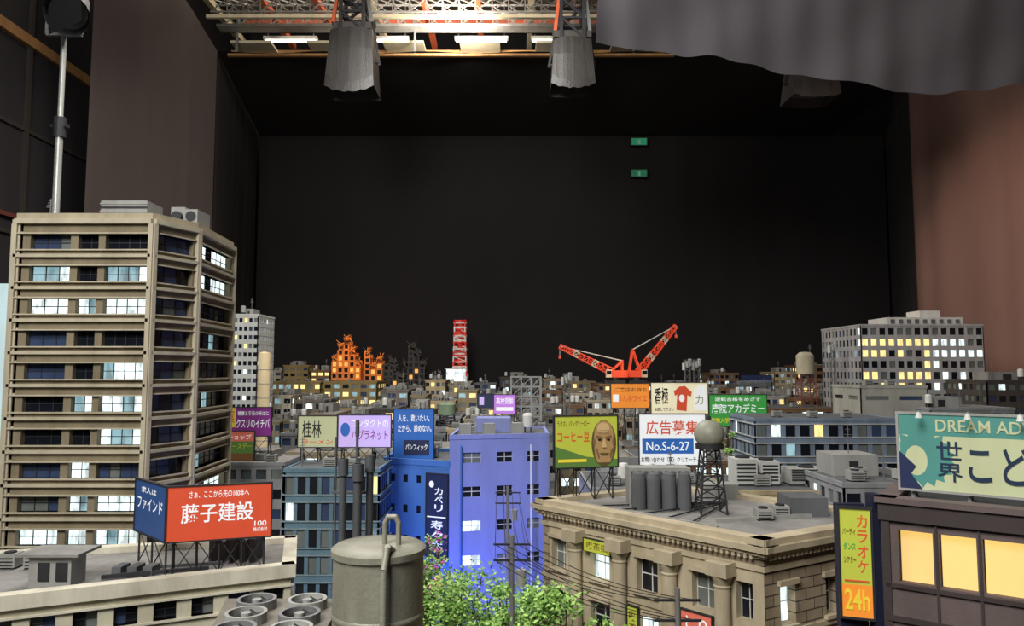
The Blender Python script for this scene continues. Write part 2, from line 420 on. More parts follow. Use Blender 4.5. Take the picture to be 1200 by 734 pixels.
for j in range(10):
    for i in range(nx): k=j*(nx+1)+i; fs.append((k,k+1,k+nx+2,k+nx+1))
b.add(vs,fs,CBLK); b.build('black_ceiling_drape',smooth=True)
# added green glow boxes on the backdrop, standing in for likely lens reflections
for py,e in ((166,.35),(203,.12)):
    b=MB(); x,z=at(749,py,11.9); EG=mk('reflection_green_%d'%py,(50,150,110),.5,.2,emit=e,bump=0)
    b.box(x-.14,x+.14,11.9,11.96,z-.07,z+.07,DST); b.box(x-.125,x+.125,11.892,11.9,z-.055,z+.055,EG)
    b.box(x-.02,x+.02,11.889,11.892,z-.045,z+.03,mk('reflection_mark',(120,180,150),emit=e*.6,bump=0)); b.bar((x,11.95,z+.06),(x,11.95,z+.12),.01,DST)
    b.build('green_reflection_box')

# lighting gantry
b=MB(); ORW=mk('red_oxide_beam',(200,92,50),.7,.3); ALU=mk('aluminium',(175,175,170),.4,.3,metal=.3); PLY=mk('pale_plywood',(210,198,165),.8,.2)
for i,y in enumerate((7.4,8.0,8.6,9.0)):
    b.latt((-3.6,y,5.95+.03*i),(5.1,y,5.95+.03*i),.16,44,[ALU],cw=.22)
for i in range(14):
    x=-3.7+i*.65; b.box(x,x+.07,7.0,9.9,6.08,6.16,ORW if i%3 else PLY)
for i in range(9): 
    x=-3.5+i*.95; b.box(x,x+.5,8.9,9.3,5.72,5.75,PLY)
b.box(-3.6,5.1,9.2,9.26,5.66,5.76,WOOD); b.box(-3.6,5.1,8.3,8.36,6.18,6.3,ORW); b.box(-3.6,5.1,9.6,9.7,6.25,6.45,ORW)
b.box(-3.6,5.1,8.7,8.9,5.84,5.87,ALU); b.box(-3.6,5.1,8.88,8.9,5.84,5.96,ALU)
b.box(-3.5,2.0,8.82,8.87,5.52,5.55,WOOD)
b.box(-3.6,5.1,10.2,10.3,6.5,6.75,PLY)
for y in (7.8,8.4): b.box(-3.6,5.1,y,y+.04,5.8,5.84,PLY)
for x in (-3.55,-1.2,1.5,5.0):
    b.bar((x,8.3,6.1),(x,8.3,7.6),.04,STEEL); 
for x in (-3.4,-1.2,1.5): b.bar((x,8.85,5.53),(x,8.85,6.1),.025,STEEL)
b.build('ceiling_lighting_gantry')
TUBE=mk_lit('fluorescent_tube',(255,250,235),4,lo=1)
for x in (-2.9,-1.7,-.4,.6):
    b=MB(); b.box(x-.35,x+.35,9.35,9.42,5.98,6.02,WHT); b.cyl((x-.33,9.38,5.965),(x+.33,9.38,5.965),.016,TUBE,n=10)
    b.bar((x-.3,9.385,6.0),(x-.3,9.385,7.6),.01,STEEL); b.bar((x+.3,9.385,6.0),(x+.3,9.385,7.6),.01,STEEL)
    b.build('fluorescent_fixture')
WRAP=mk('black_foil_wrap',(60,57,55),.42,.5,scale=6,bump=.6); INN=mk('hood_inner',(95,92,88),.6,.3)
def hood(px,pyt,pyb,wpx,d,arm=True):
    b=MB(); x,zt=at(px,pyt,d); _,zb=at(px,pyb,d); w=wpx/F*d; h=zt-zb
    n=12
    def ring(z,wx,dy,bow):
        pts=[]
        for i in range(n+1): 
            s=i/n-.5; pts.append((x+wx*s,d-dy/2-.03*math.cos(s*3.1),z-bow*(1-4*s*s)+.008*math.sin(i*2.3)))
        for i in range(n+1):
            s=.5-i/n; pts.append((x+wx*s,d+dy/2,z-bow*.3*(1-4*s*s)))
        return pts
    r0=ring(zt,w*.86,w*.55,-.02); r1=ring(zt-h*.3,w*.9,w*.7,0); r2=ring(zb+h*.3,w*.97,w*.8,h*.12); r3=ring(zb+h*.14,w,w*.8,h*.1)
    k=2*(n+1); r4=ring(zb+h*.36,w*.84,w*.62,h*.06); vs=r0+r1+r2+r3+r4
    fs=[]
    for a in range(4):
        for i in range(k): fs.append((a*k+i,a*k+(i+1)%k,(a+1)*k+(i+1)%k,(a+1)*k+i))
    b.add(vs,fs,WRAP)
    b.add(r0,[tuple(range(k))],WRAP); b.add(r4,[tuple(range(k))],INN)
    b.cyl((x-w*.55,d,zb+h*.6),(x+w*.55,d,zb+h*.6),.02,DST,n=8)
    for s in (-1,1): b.bar((x+s*w*.54,d,zb+h*.55),(x+s*w*.4,d,zt+.12),.025,DST)
    b.box(x-w*.45,x+w*.45,d-.03,d+.03,zt+.1,zt+.15,DST)
    b.latt((x,d,zt+.02),(x,d,6.05),.24,4,[DST],cw=.3)
    b.box(x-.2,x+.2,d-.12,d+.12,zt+.03,zt+.1,mk('ballast_box',(70,66,62)))
    for s in (-1,1): b.bar((x+s*w*.4,d-.1,zt+.1),(x+s*w*.2,d-.1,6.05),.035,ORW if s<0 else STEEL)
    return b.build('hooded_studio_light')
hood(415,42,120,58,7.7); hood(670,52,114,52,7.7); hood(948,80,124,56,7.9)
HEM=[(690,48),(760,60),(850,70),(900,80),(950,90),(1000,98),(1050,107),(1110,110),(1160,104),(1250,98)]
def hem(px):
    for (a,ya),(c,yc) in zip(HEM,HEM[1:]):
        if px<=c: return ya+(yc-ya)*(px-a)/(c-a)
    return HEM[-1][1]
b=MB(); vs=[];fs=[]; nx=180; nz=24
for j in range(nz+1):
    for i in range(nx+1):
        s=i/nx;t=j/nz; px=698+560*s; d=5.6-1.3*t
        x,z=at(px,hem(px),5.6); z2=5.6; 
        fo=.018*(1-.6*t)*(math.sin(s*34+2*math.sin(s*7)+t*2)+.5*math.sin(s*71+t*5)+.8*math.sin(s*20-t*14))
        vs.append((x*(1-.02*t),d+fo+.12*math.sin(t*3.14),z+(z2-z)*t-.04*math.sin(t*9+s*14)*math.sin(t*3.14)+.008*math.sin(s*60)*(1-t)))
for j in range(nz):
    for i in range(nx): k=j*(nx+1)+i; fs.append((k,k+1,k+nx+2,k+nx+1))
b.add(vs,fs,mk('grey_tarp',(100,95,98),.85,.15,scale=1.2,bump=.1)); b.cyl((.5,4.3,5.62),(4.3,4.3,5.62),.03,STEEL,n=8)
for x in (.6,4.2): b.bar((x,4.3,5.6),(x,4.3,7.6),.02,STEEL)
b.build('grey_drape_cloth',smooth=True)
# light stand
b=MB(); x,_=at(70,150,5.0); 
b.cyl((x,5,.3),(x,5,2.7),.03,STEEL); b.cyl((x,5,2.6),(x,5,3.35),.024,ALU); b.cyl((x,5,3.3),(x,5,4.05),.018,ALU)
b.cyl((x,5,3.26),(x,5,3.4),.04,DST); b.cyl((x-.06,5,3.34),(x+.06,5,3.34),.015,DST,n=8)
for a in (0,2.1,4.2): b.bar((x,5,.7),(x+.45*math.cos(a),5+.45*math.sin(a),.01),.02,STEEL)
b.bar((x-.12,5,4.0),(x+.12,5,4.0),.03,STEEL); b.bar((x-.12,5,4.0),(x-.12,5,4.2),.02,STEEL); b.bar((x+.12,5,4.0),(x+.12,5,4.2),.02,STEEL)
b.cyl((x+.12,4.85,4.08),(x-.02,5.15,4.3),.11,STEEL,r1=.09); b.cyl((x+.16,4.76,4.02),(x+.12,4.85,4.08),.14,DST,r1=.11,caps=False)
b.add([(x+.02,4.8,3.9),(x+.3,4.7,3.95),(x+.33,4.6,4.15),(x+.06,4.7,4.2)],[(0,1,2,3)],BLK)
b.build('studio_light_stand')
b=MB(); RF=mk('pale_glow',(190,215,220),.7,.15,emit=.4)  # board added for the pale bright strip; its brightness is emission
b.box(-3.35,-2.68,3.95,3.98,.0,2.12,RF); b.box(-3.35,-3.3,3.98,4.3,0,.04,WOOD); b.box(-2.8,-2.75,3.98,4.3,0,.04,WOOD); b.build('glow_board')

# ---------------- left tower ----------------
TW=mk('tower_beige',(176,164,138),.85,.35); TL=mk('tower_ledge',(192,182,158),.85,.3); TD=mk('tower_spandrel',(136,124,100),.85,.35)
poly=[(-2.235,3.3),(-1.62,3.3),(-1.516,3.53),(-1.55,4.07),(-2.235,4.07)]
zt=az(250,3.3); b=MB(); rec=.03; fh=.1452
b.prism(inset(poly,rec),0,zt-.01,TD,ROOFG)
LITT={2:.95,1:.35,9:.6,7:.5,4:.3,5:.45,8:.35,6:.15,3:.02,0:.1}
def tg(r,i,j):
    p=LITT.get(r,.25)
    k=(random.Random(r*31+i*7).random())
    if k<p: return LW if random.Random(r*77+i*13+j).random()<.72 else LC
    return GD if k<.75 else (GB if R()<.6 else GC)
z1=zt-.05
facade(b,poly[0],poly[1],0,z1,fh,[(.105,.40,3),(.455,.605,2),(.655,.965,4)],TD,(.2,.68),rec,tg,TL,lw=.018)
facade(b,poly[1],poly[2],0,z1,fh,[(.08,.9,3)],TD,(.2,.72),rec,lambda r,i,j: GC if (r*3+j)%7==0 else (GB if (r+j)%3 else GD),TL,lw=.012)
def tg3(r,i,j): return LW if r in (0,1,8) and j!=2 else (LC if (r*5+j)%9==0 else (GB if (r+j)%2 else GD))
facade(b,poly[2],poly[3],0,z1,fh,[(.06,.94,6)],TD,(.2,.72),rec,tg3,TL,lw=.012)
facade(b,poly[3],poly[4],0,z1,fh,[(.1,.45,4),(.55,.9,4)],TD,(.2,.72),rec,tg,TL)
facade(b,poly[4],poly[0],0,z1,fh,[(.1,.45,4),(.55,.9,4)],TD,(.2,.72),rec,tg,TL)
nf=int(z1/fh)
for i in range(5):
    p=poly[i];q=poly[(i+1)%5];u,n,l=un(p,q)
    b.obox(p,u,n,0,l,-.03,.022,z1,z1+.022,TL); b.obox(p,u,n,0,l,-.02,.004,z1+.022,zt,TW)
    b.obox(p,u,n,-.008,.012,-.02,.02,0,z1,TL); b.obox(p,u,n,l-.012,l+.008,-.02,.02,0,z1,TL)
    for r in range(nf):
        bt=z1-(r+1)*fh
        b.obox(p,u,n,0,l,0,.02,bt-.007,bt+.007,TL)
def roofac(b,px0,px1,pyb,pyt,d,mat):
    x0=ax(px0,d,pyb);x1=ax(px1,d,pyb); h=(pyb-pyt)/F*d
    b.box(x0,x1,d,d+.16,zt-.01,zt+h,mat)
    for k in range(5): b.box(x0-.003,x1+.003,d-.004,d,zt+h*(.1+k*.18),zt+h*(.18+k*.18),DST if k%2 else AC)
roofac(b,118,172,249,223,3.5,AC)
x0=ax(192,3.62);  b.box(x0,x0+.07,3.62,3.75,zt-.01,zt+.1,AC); b.box(x0+.075,x0+.14,3.6,3.75,zt-.01,zt+.085,AC)
for xx in (x0+.035,x0+.107): b.cyl((xx,3.598,zt+.05),(xx,3.625,zt+.05),.026,DST)
antenna(b,-2.15,3.4,zt-.01,.1)
b.build('office_tower')

# ---------------- low building front-left ----------------
CRM=mk('cream_render',(200,194,170),.85,.3); ZR=1.0
poly=[(-1.9,1.96),(-.735,2.52),(-.85,2.93),(-2.1,2.62)]
b=MB(); b.prism(inset(poly,.02),0,ZR-.01,CRM,ROOFG)
for i in range(4):
    p=poly[i];q=poly[(i+1)%4];l=un(p,q)[2]; c=max(3,round(l/.11)); segs=[((k+.2)/c,(k+.8)/c,2) for k in range(c)]
    facade(b,p,q,0,ZR-.03,.135,segs,CRM,(.35,.78),.02,pick(.08),mk('cream_ledge',(214,208,188)),lw=.01)
    u,n,l=un(p,q); b.obox(p,u,n,-.012,l+.012,-.03,.016,ZR-.03,ZR+.012,MC['cream_ledge'])
b.box(-1.48,-1.35,2.32,2.4,ZR-.01,ZR+.085,AC); b.box(-1.51,-1.32,2.3,2.43,ZR+.085,ZR+.093,ROOFG)
for x in(-1.45,-1.395): b.box(x,x+.035,2.316,2.32,ZR+.01,ZR+.065,DST)
for k in range(5): b.box(-1.05+k*.035,-1.03+k*.035,2.62,2.72,ZR-.01,ZR+.07-.008*(k%2),ROOFD)
for k in range(4): ac(b,-1.78+.09*k,2.55,ZR-.01,.06,.05,.05)
b.bar((-1.3,2.4,ZR),(-1.0,2.5,ZR+.004),.012,DST); b.bar((-1.28,2.5,ZR),(-.98,2.56,ZR+.004),.01,ROOFD)
for k in range(3): b.box(-1.29+.05*k,-1.26+.05*k,2.44,2.5,ZR-.01,ZR+.02,ROOFD)
b.build('cream_apartment_building')
p,q,z0,z1=sb(197,2.42,318,2.52,572,636)
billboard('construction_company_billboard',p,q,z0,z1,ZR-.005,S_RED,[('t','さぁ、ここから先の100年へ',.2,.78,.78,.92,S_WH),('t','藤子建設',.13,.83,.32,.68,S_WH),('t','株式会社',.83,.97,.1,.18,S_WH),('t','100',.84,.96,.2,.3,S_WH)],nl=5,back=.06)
p2=(ax(163,2.62),2.62)
billboard('recruitment_billboard',p2,(p[0]-.008,p[1]+.006),z0,z1,ZR-.005,S_BLUE,[('t','ファインド',.08,.9,.45,.7,S_WH),('t','求人は',.2,.7,.78,.9,S_WH)],nl=3,back=.0)

# ---------------- foreground rooftop with tank & fans ----------------
DKC=mk('dark_concrete',(78,76,72)); b=MB()
fp=[(-.8,.82),(-.02,.82),(-.02,1.25),(-.8,1.25)]
b.prism(fp,0,1.2,DKC,ROOFD)
parapet(b,fp,1.2,.012,.012,DKC)
for r in range(7):
    for c in range(6): b.box(-.76+c*.125,-.69+c*.125,1.25,1.253,.1+r*.15,.19+r*.15,GD)
b.build('foreground_apartment_building')
FM=mk('fan_housing',(112,106,94),.6,.45,scale=20); b=MB()
b.hexa([(-.40,.985,1.215),(-.255,.985,1.215),(-.262,1.19,1.215),(-.447,1.19,1.215),(-.40,.985,1.295),(-.255,.985,1.295),(-.262,1.19,1.295),(-.447,1.19,1.295)],FM)
for x in(-.385,-.28): 
    for y in(1.0,1.17): b.box(x,x+.012,y,y+.012,1.2,1.216,DST)
for i in range(2):
    for j in range(3):
        cx=-.372+.076*i-.006*j; cy=1.02+.062*j
        b.lathe((cx,cy,1.295),[(.029,0),(.029,.014),(.024,.014),(.024,.002),(.001,.002)],AC if (i+j)%2 else STEEL,n=28)
        for k in range(6):
            t=k*math.pi/3; b.add([(cx,cy,1.303),(cx+.023*math.cos(t),cy+.023*math.sin(t),1.300),(cx+.023*math.cos(t+.6),cy+.023*math.sin(t+.6),1.306)],[(0,1,2)],DST)
        b.cyl((cx,cy,1.298),(cx,cy,1.308),.007,AC,n=12)
b.build('rooftop_fan_unit',smooth=False)
b=MB()
for cx in(-.62,-.57): b.lathe((cx,1.12,1.2),[(.001,.0),(.028,0),(.028,.06),(.02,.06),(.02,.04),(.001,.04)],DST,n=20)
b.build('rooftop_vent_pipes',smooth=True)
TK=mk('tank_galvanised',(150,148,132),.5,.45,scale=14,metal=.15); b=MB(); c=(-.176,1.0,1.2)
b.lathe(c,[(.001,0),(.062,0),(.062,.012),(.059,.014),(.059,.207),(.062,.210),(.062,.218),(.056,.222),(.03,.225),(.001,.226)],TK,n=48)
for z in (.06,.13): b.lathe(c,[(.0592,z),(.0605,z+.002),(.0605,z+.006),(.0592,z+.008)],TK,n=48)
path=[(-.166,.985,1.42),(-.166,.985,1.452),(-.162,.985,1.460),(-.152,.985,1.460),(-.148,.985,1.452),(-.148,.985,1.42)]
for a,e in zip(path,path[1:]): b.cyl(a,e,.0035,TK,n=10)
for a in path: b.sphere(a,.0035,TK,n=10)
path=[(-.158,.934,1.2),(-.158,.934,1.405),(-.156,.945,1.43),(-.152,.96,1.423)]
for a,e in zip(path,path[1:]): b.cyl(a,e,.0045,TK,n=10)
b.build('rooftop_water_tank',smooth=True)
b=MB(); PGR=mk('pipe_grey',(92,94,98),.5,.35,metal=.3)
for x,y,t,r in((-.252,1.12,1.52,.0055),(-.226,1.10,1.515,.0065),(-.212,1.12,1.525,.0055),(-.238,1.15,1.575,.0022),(-.268,1.14,1.55,.0018)):
    b.cyl((x,y,1.2),(x,y,t),r,PGR,n=10); b.cyl((x,y,t-.025),(x,y,t),r*1.4,PGR,n=10)
b.bar((-.268,1.12,1.33),(-.212,1.12,1.33),.003,PGR); b.bar((-.268,1.12,1.47),(-.212,1.12,1.47),.003,PGR)
b.build('exhaust_pipe_cluster',smooth=True)

# ---------------- teal building ----------------
TEAL=mk('teal_paint',(96,126,140),.7,.3)
ob,(x0,x1,z)=bldg('teal_office_building',333,445,549,3.6,.34,TEAL,fh=.125,cw=.055,lit=.12,n=3,tall=False,wz=(.18,.86),ledge=mk('teal_ledge',(130,150,155)))
p,q,a,c=sb(350,3.86,395,3.86,488,524); billboard('restaurant_billboard',p,q,a,c,z-.004,S_CR2,[('t','桂林',.1,.6,.3,.85,S_BK),('t','ラーメン',.1,.9,.08,.24,S_RED)],nl=3)
p,q,a,c=sb(397,3.84,458,3.84,487,524)
billboard('contact_lens_billboard',p,q,a,c,z-.004,S_LAV,[('t','コンタクトの',.25,.95,.62,.88,S_WH),('t','ハプラネット',.25,.95,.22,.54,S_PUR),('e',.13,.55,.09,.22,S_SKY)],nl=4)

# ---------------- blue building ----------------
BLU=mk('blue_paint_with_light',(132,142,196),.75,.15); BLU2=mk('deep_blue_paint_with_light',(66,116,186),.75,.15)  # wall paint with part of the blue light mixed into its colour
cn=(ax(527,3.95,540),3.95); lf=(ax(450,4.1,540),4.12); rt=(ax(643,4.05,540),4.08)
zl=az(543,3.95); zh=az(511,3.95)
b=MB()
pl=[lf,cn,(cn[0]+.02,4.6),(lf[0]+.0,4.6)]
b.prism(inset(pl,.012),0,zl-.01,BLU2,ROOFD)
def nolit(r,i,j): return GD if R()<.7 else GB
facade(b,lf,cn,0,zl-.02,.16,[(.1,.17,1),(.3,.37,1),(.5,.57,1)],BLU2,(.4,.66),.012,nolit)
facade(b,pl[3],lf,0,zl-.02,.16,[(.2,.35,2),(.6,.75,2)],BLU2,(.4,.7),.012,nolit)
parapet(b,pl,zl-.02,.03,.012,BLU2)
pr=[cn,rt,(rt[0],4.6),(cn[0]+.02,4.6)]
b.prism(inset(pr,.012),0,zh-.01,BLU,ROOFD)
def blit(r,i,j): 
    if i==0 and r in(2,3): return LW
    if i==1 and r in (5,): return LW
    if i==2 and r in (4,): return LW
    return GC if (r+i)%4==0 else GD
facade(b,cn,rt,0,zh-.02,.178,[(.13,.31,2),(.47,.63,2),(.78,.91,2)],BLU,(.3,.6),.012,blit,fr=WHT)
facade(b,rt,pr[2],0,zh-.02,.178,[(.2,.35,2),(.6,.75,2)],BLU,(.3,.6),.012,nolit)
b.obox(pr[3],(0,-1),(-1,0),0,.63,-.01,0,zl-.03,zh-.02,BLU)
parapet(b,pr,zh-.02,.024,.012,BLU)
u,n,l=un(cn,rt)
b.cyl((cn[0]+.06,3.948,0),(cn[0]+.06,3.948,zh-.05),.005,BLU2,n=8)
b.cyl((cn[0]+.43,3.99,0),(cn[0]+.43,3.99,zh-.05),.005,WHT,n=8)
for s in (.15,.4,.7): b.obox(cn,u,n,l*s,l*s+.06,-.2,-.14,zh-.01,zh+.05,AC)
b.box(cn[0]+.12,cn[0]+.32,4.3,4.5,zh-.01,zh+.07,BLU)
ac(b,cn[0]+.1,4.15,zh-.01); tank(b,cn[0]+.42,4.3,zh-.01,.03,.08)
ac(b,lf[0]+.24,4.3,zl-.01,.07,.06,.06); 
b.build('blue_apartment_building')
u,n,l=un(lf,cn)
sp=(lf[0]+u[0]*l*.68+n[0]*.016,lf[1]+u[1]*l*.68+n[1]*.016); sq=(lf[0]+u[0]*l*.985+n[0]*.016,lf[1]+u[1]*l*.985+n[1]*.016)
billboard('vertical_restaurant_sign',sp,sq,az(655,3.97),az(556,3.97),0,S_NV,[('v','カベリ',.4,.8,.55,.85,S_WH),('e',.25,.88,.12,.04,S_WH),('v','寿々木',.22,.82,.1,.46,S_WH),('r',.05,.95,.485,.5,S_WH)],nl=0)
p,q,a,c=sb(462,4.2,508,4.2,480,540)
billboard('medical_billboard',p,q,a,c,zl-.01,S_SKY,[('t','人を、救いたい。',.1,.9,.76,.9,S_WH),('t','だから、諦めない。',.1,.95,.56,.7,S_WH),('r',.25,.9,.1,.4,S_NV),('t','パシフィック',.3,.85,.2,.32,S_WH)],nl=3,back=.08)

# ---------------- stone building ----------------
ST=mk_stone('stone_blocks',(176,160,134),(150,134,112)); SP=mk('stone_plain',(186,172,144),.8,.35); SD=mk('stone_dark',(132,118,96),.8,.35)
L_=(.11,2.65); Cn=(.671,2.02); R_=(1.2,2.33); Bk=(.64,2.96); poly=[Cn,R_,Bk,L_]; ZS=1.2
b=MB(); b.prism(inset(poly,.03),0,ZS-.01,SD,ROOFG)
def stg(r,i,j): 
    return LW if (r,i) in ((0,1),(2,3),(1,2)) else (GC if (r+i)%3==0 else GD)
zf=ZS-.085
facade(b,L_,Cn,0,zf,.17,[(.05,.13,2),(.26,.36,2),(.49,.585,2),(.73,.82,2),(.9,.96,2)],SP,(.18,.78),.03,stg,fr=WHT)
facade(b,Cn,R_,0,zf,.17,[(.10,.2,2),(.41,.49,2),(.68,.76,2)],ST,(.12,.74),.03,lambda r,i,j: LW if (i==0 and r<2) else GD,fr=WHT)
facade(b,R_,Bk,0,zf,.17,[(.1,.2,2),(.4,.5,2),(.7,.8,2)],ST,(.18,.74),.03,stg)
facade(b,Bk,L_,0,zf,.17,[(.1,.2,2),(.4,.5,2),(.7,.8,2)],ST,(.18,.74),.03,stg)
for i in range(4):
    p=poly[i];q=poly[(i+1)%4];u,n,l=un(p,q)
    for (o,za,zb,m) in((.006,0,.015,SP),(.001,.015,.036,SD),(.012,.036,.045,SP),(.022,.045,.056,SP),(.032,.056,.072,SP),(.02,.072,.089,SP)):
        b.obox(p,u,n,-o,l+o,-.03,o,zf+za,zf+zb,m)
    k=int(l/.018)
    for j in range(k): b.obox(p,u,n,j*.018+.003,j*.018+.011,0,.019,zf+.033,zf+.045,SP)
    for r in range(1,6): b.obox(p,u,n,-.004,l+.004,0,.006,zf-r*.17-.006,zf-r*.17+.008,SP)
u,n,l=un(L_,Cn)
for t in (.205,.43,.655,.865):
    cx=L_[0]+u[0]*l*t+n[0]*.022; cy=L_[1]+u[1]*l*t+n[1]*.022
    b.lathe((cx,cy,0),[(.032,.38),(.032,.41),(.028,.42),(.025,.44),(.0245,.6),(.0215,1.055),(.024,1.06),(.021,1.065),(.028,1.082),(.031,1.092)],SP,n=24)
    b.obox(L_,u,n,l*t-.033,l*t+.033,-.01,.054,1.09,zf+.012,SP); b.obox(L_,u,n,l*t-.036,l*t+.036,-.01,.058,.34,.385,SP)
    b.obox(L_,u,n,l*t-.03,l*t+.03,-.01,.05,0,.34,SP)
for t in (.09,.31,.537,.775): 
    for r in (0,1,2): b.obox(L_,u,n,l*t-.045,l*t+.045,0,.012,zf-r*.17-.148,zf-r*.17-.139,SP); b.obox(L_,u,n,l*t-.045,l*t+.045,0,.01,zf-r*.17-.036,zf-r*.17-.024,SP)
u2,n2,l2=un(Cn,R_)
for t in (.15,.45,.72): 
    for r in (0,1,2): 
        b.obox(Cn,u2,n2,l2*t-.04,l2*t+.04,0,.01,zf-r*.17-.044,zf-r*.17-.03,SP); b.obox(Cn,u2,n2,l2*t-.035,l2*t+.035,0,.012,zf-r*.17-.16,zf-r*.17-.15,SP)
for k in range(4):
    x=.425+.05*k; y=2.52-.004*k; b.lathe((x,y,ZS-.01),[(.024,0),(.024,.1),(.02,.118),(.001,.124)],ROOFD,n=16)
b.box(.40,.61,2.56,2.64,ZS-.01,ZS+.12,AC)
for k in range(9): b.box(.405+k*.023,.418+k*.023,2.552,2.56,ZS,ZS+.11,ROOFD)
for k in range(4): ac(b,.78+.07*k,2.34+.05*k,ZS-.01,.05,.04,.035)
for k in range(5): b.bar((.3+.06*k,2.55-.07*k,ZS-.004),(.75,2.62,ZS-.004),.004,DST)
b.bar((.25,2.58,ZS-.005),(.6,2.2,ZS-.005),.01,AC); b.bar((.62,2.3,ZS-.005),(1.0,2.4,ZS-.005),.012,AC)
b.box(.88,1.0,2.38,2.5,ZS-.01,ZS+.05,ROOFD); b.box(.7,.82,2.72,2.8,ZS-.01,ZS+.04,AC)
b.build('neoclassical_stone_building')
def onwall(t,o): return (L_[0]+u[0]*l*t+n[0]*o,L_[1]+u[1]*l*t+n[1]*o)
billboard('cafe_sign',onwall(.25,.02),onwall(.385,.02),1.065,1.105,0,S_YG,[('t','喫茶猫',.1,.9,.2,.8,S_BRN)],nl=0)
billboard('restaurant_wall_sign',onwall(.70,.02),onwall(.82,.02),.87,.965,0,S_PNK,[('t','とり',.15,.85,.5,.88,S_WH),('r',.2,.8,.12,.4,S_WH)],nl=0)
billboard('vertical_cafe_sign',onwall(.465,.02),onwall(.51,.02),.84,.93,0,S_YG,[('v','喫茶',.15,.85,.1,.9,S_BRN)],nl=0)
p,q=(ax(650,2.66,500),2.66),(ax(723,2.72,500),2.72)
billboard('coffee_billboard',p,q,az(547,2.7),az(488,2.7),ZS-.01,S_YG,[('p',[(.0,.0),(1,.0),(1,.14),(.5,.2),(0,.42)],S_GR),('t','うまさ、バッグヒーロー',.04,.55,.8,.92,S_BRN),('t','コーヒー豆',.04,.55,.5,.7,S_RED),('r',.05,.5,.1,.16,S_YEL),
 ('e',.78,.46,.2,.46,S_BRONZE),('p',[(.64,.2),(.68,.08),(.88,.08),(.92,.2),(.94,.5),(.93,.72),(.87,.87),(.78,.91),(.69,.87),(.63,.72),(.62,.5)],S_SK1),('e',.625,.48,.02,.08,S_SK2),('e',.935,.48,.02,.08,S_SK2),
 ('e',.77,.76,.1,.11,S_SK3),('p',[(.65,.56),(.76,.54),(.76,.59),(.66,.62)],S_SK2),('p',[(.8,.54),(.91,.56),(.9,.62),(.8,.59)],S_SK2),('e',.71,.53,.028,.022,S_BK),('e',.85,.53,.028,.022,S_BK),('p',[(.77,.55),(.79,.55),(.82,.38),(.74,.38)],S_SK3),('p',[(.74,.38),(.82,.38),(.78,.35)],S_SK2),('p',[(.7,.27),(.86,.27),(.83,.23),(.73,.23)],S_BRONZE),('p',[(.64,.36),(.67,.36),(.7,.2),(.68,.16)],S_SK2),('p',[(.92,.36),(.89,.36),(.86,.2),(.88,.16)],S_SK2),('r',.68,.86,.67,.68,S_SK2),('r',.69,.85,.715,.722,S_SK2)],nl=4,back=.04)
b=MB(); x=.647;y=2.45
lattice_stand(b,x,y,ZS-.008,az(528,2.45),.085,DST,.05,5)
b.sphere((x,y,az(509,2.45)),.05,mk('water_tank_grey',(145,145,128),.5,.4,scale=20),.95,24); b.cyl((x,y,az(526,2.45)),(x,y,az(520,2.45)),.045,DST)
b.cyl((x,y,az(496,2.45)),(x,y,az(488,2.45)),.006,DST,n=8)
b.build('water_tower',smooth=True)

# ---------------- right near building ----------------
MAU=mk('dark_mauve_cladding',(98,84,82),.7,.3); MAD=mk('dark_brown_cladding',(60,50,48),.7,.3)
P=(.79,1.60);Q=(1.22,1.28);Q2=(1.42,1.55);P2=(.99,1.87); poly=[P,Q,Q2,P2]; ZB=1.385
WG=mk_lit('glowing_warm_window',(255,208,115),1.1,scale=7,lo=.75)
b=MB(); b.prism(inset(poly,.02),0,ZB-.01,MAU,ROOFD)
facade(b,P,Q,0,ZB-.048,.2,[(.047,.166,1),(.187,.309,1),(.328,.461,1),(.482,.62,1),(.64,.78,1),(.8,.94,1)],MAU,(.37,.905),.02,lambda r,i,j: WG if not (r==1 and i>1) else GD,fr=MAD)
for i in range(1,4): facade(b,poly[i],poly[(i+1)%4],0,ZB-.048,.2,[(.2,.4,1),(.6,.8,1)],MAU,(.35,.8),.02,pick(.5,WG))
for i in range(4):
    p=poly[i];q=poly[(i+1)%4];uu,nn,ll2=un(p,q)
    b.obox(p,uu,nn,-.01,ll2+.01,-.02,.01,ZB-.048,ZB-.012,MAD); b.obox(p,uu,nn,-.016,ll2+.016,-.025,.016,ZB-.012,ZB,MAU)
    b.obox(p,uu,nn,-.006,.01,0,.006,0,ZB-.048,MAD)
uu,nn,ll2=un(P,Q)
for s in (.173,.314,.467,.626,.786): b.obox(P,uu,nn,ll2*s,ll2*s+.005,0,.005,0,ZB-.05,MAD)
for r in range(1,6): b.obox(P,uu,nn,0,ll2,0,.008,ZB-.048-r*.2-.006,ZB-.048-r*.2+.004,MAD); b.obox(P,uu,nn,0,ll2,0,.006,ZB-.048-r*.2+.062,ZB-.048-r*.2+.07,MAD)
b.build('karaoke_building')
sx0=ax(985,1.64,650); sx1=ax(1018,1.64,650); yy=1.62
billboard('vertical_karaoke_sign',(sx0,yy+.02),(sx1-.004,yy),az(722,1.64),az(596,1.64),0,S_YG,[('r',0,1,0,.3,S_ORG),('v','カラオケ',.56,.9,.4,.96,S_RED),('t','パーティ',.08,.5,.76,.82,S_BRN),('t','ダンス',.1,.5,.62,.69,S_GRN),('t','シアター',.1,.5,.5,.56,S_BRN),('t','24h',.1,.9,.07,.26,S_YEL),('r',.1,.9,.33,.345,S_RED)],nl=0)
b=MB(); b.box(sx1+.001,sx1+.02,1.615,1.65,.85,az(578,1.64),mk('navy_box',(30,34,58),.5)); b.box(sx0,sx1,1.65,1.67,az(733,1.66),az(590,1.66),MC['navy_box'])
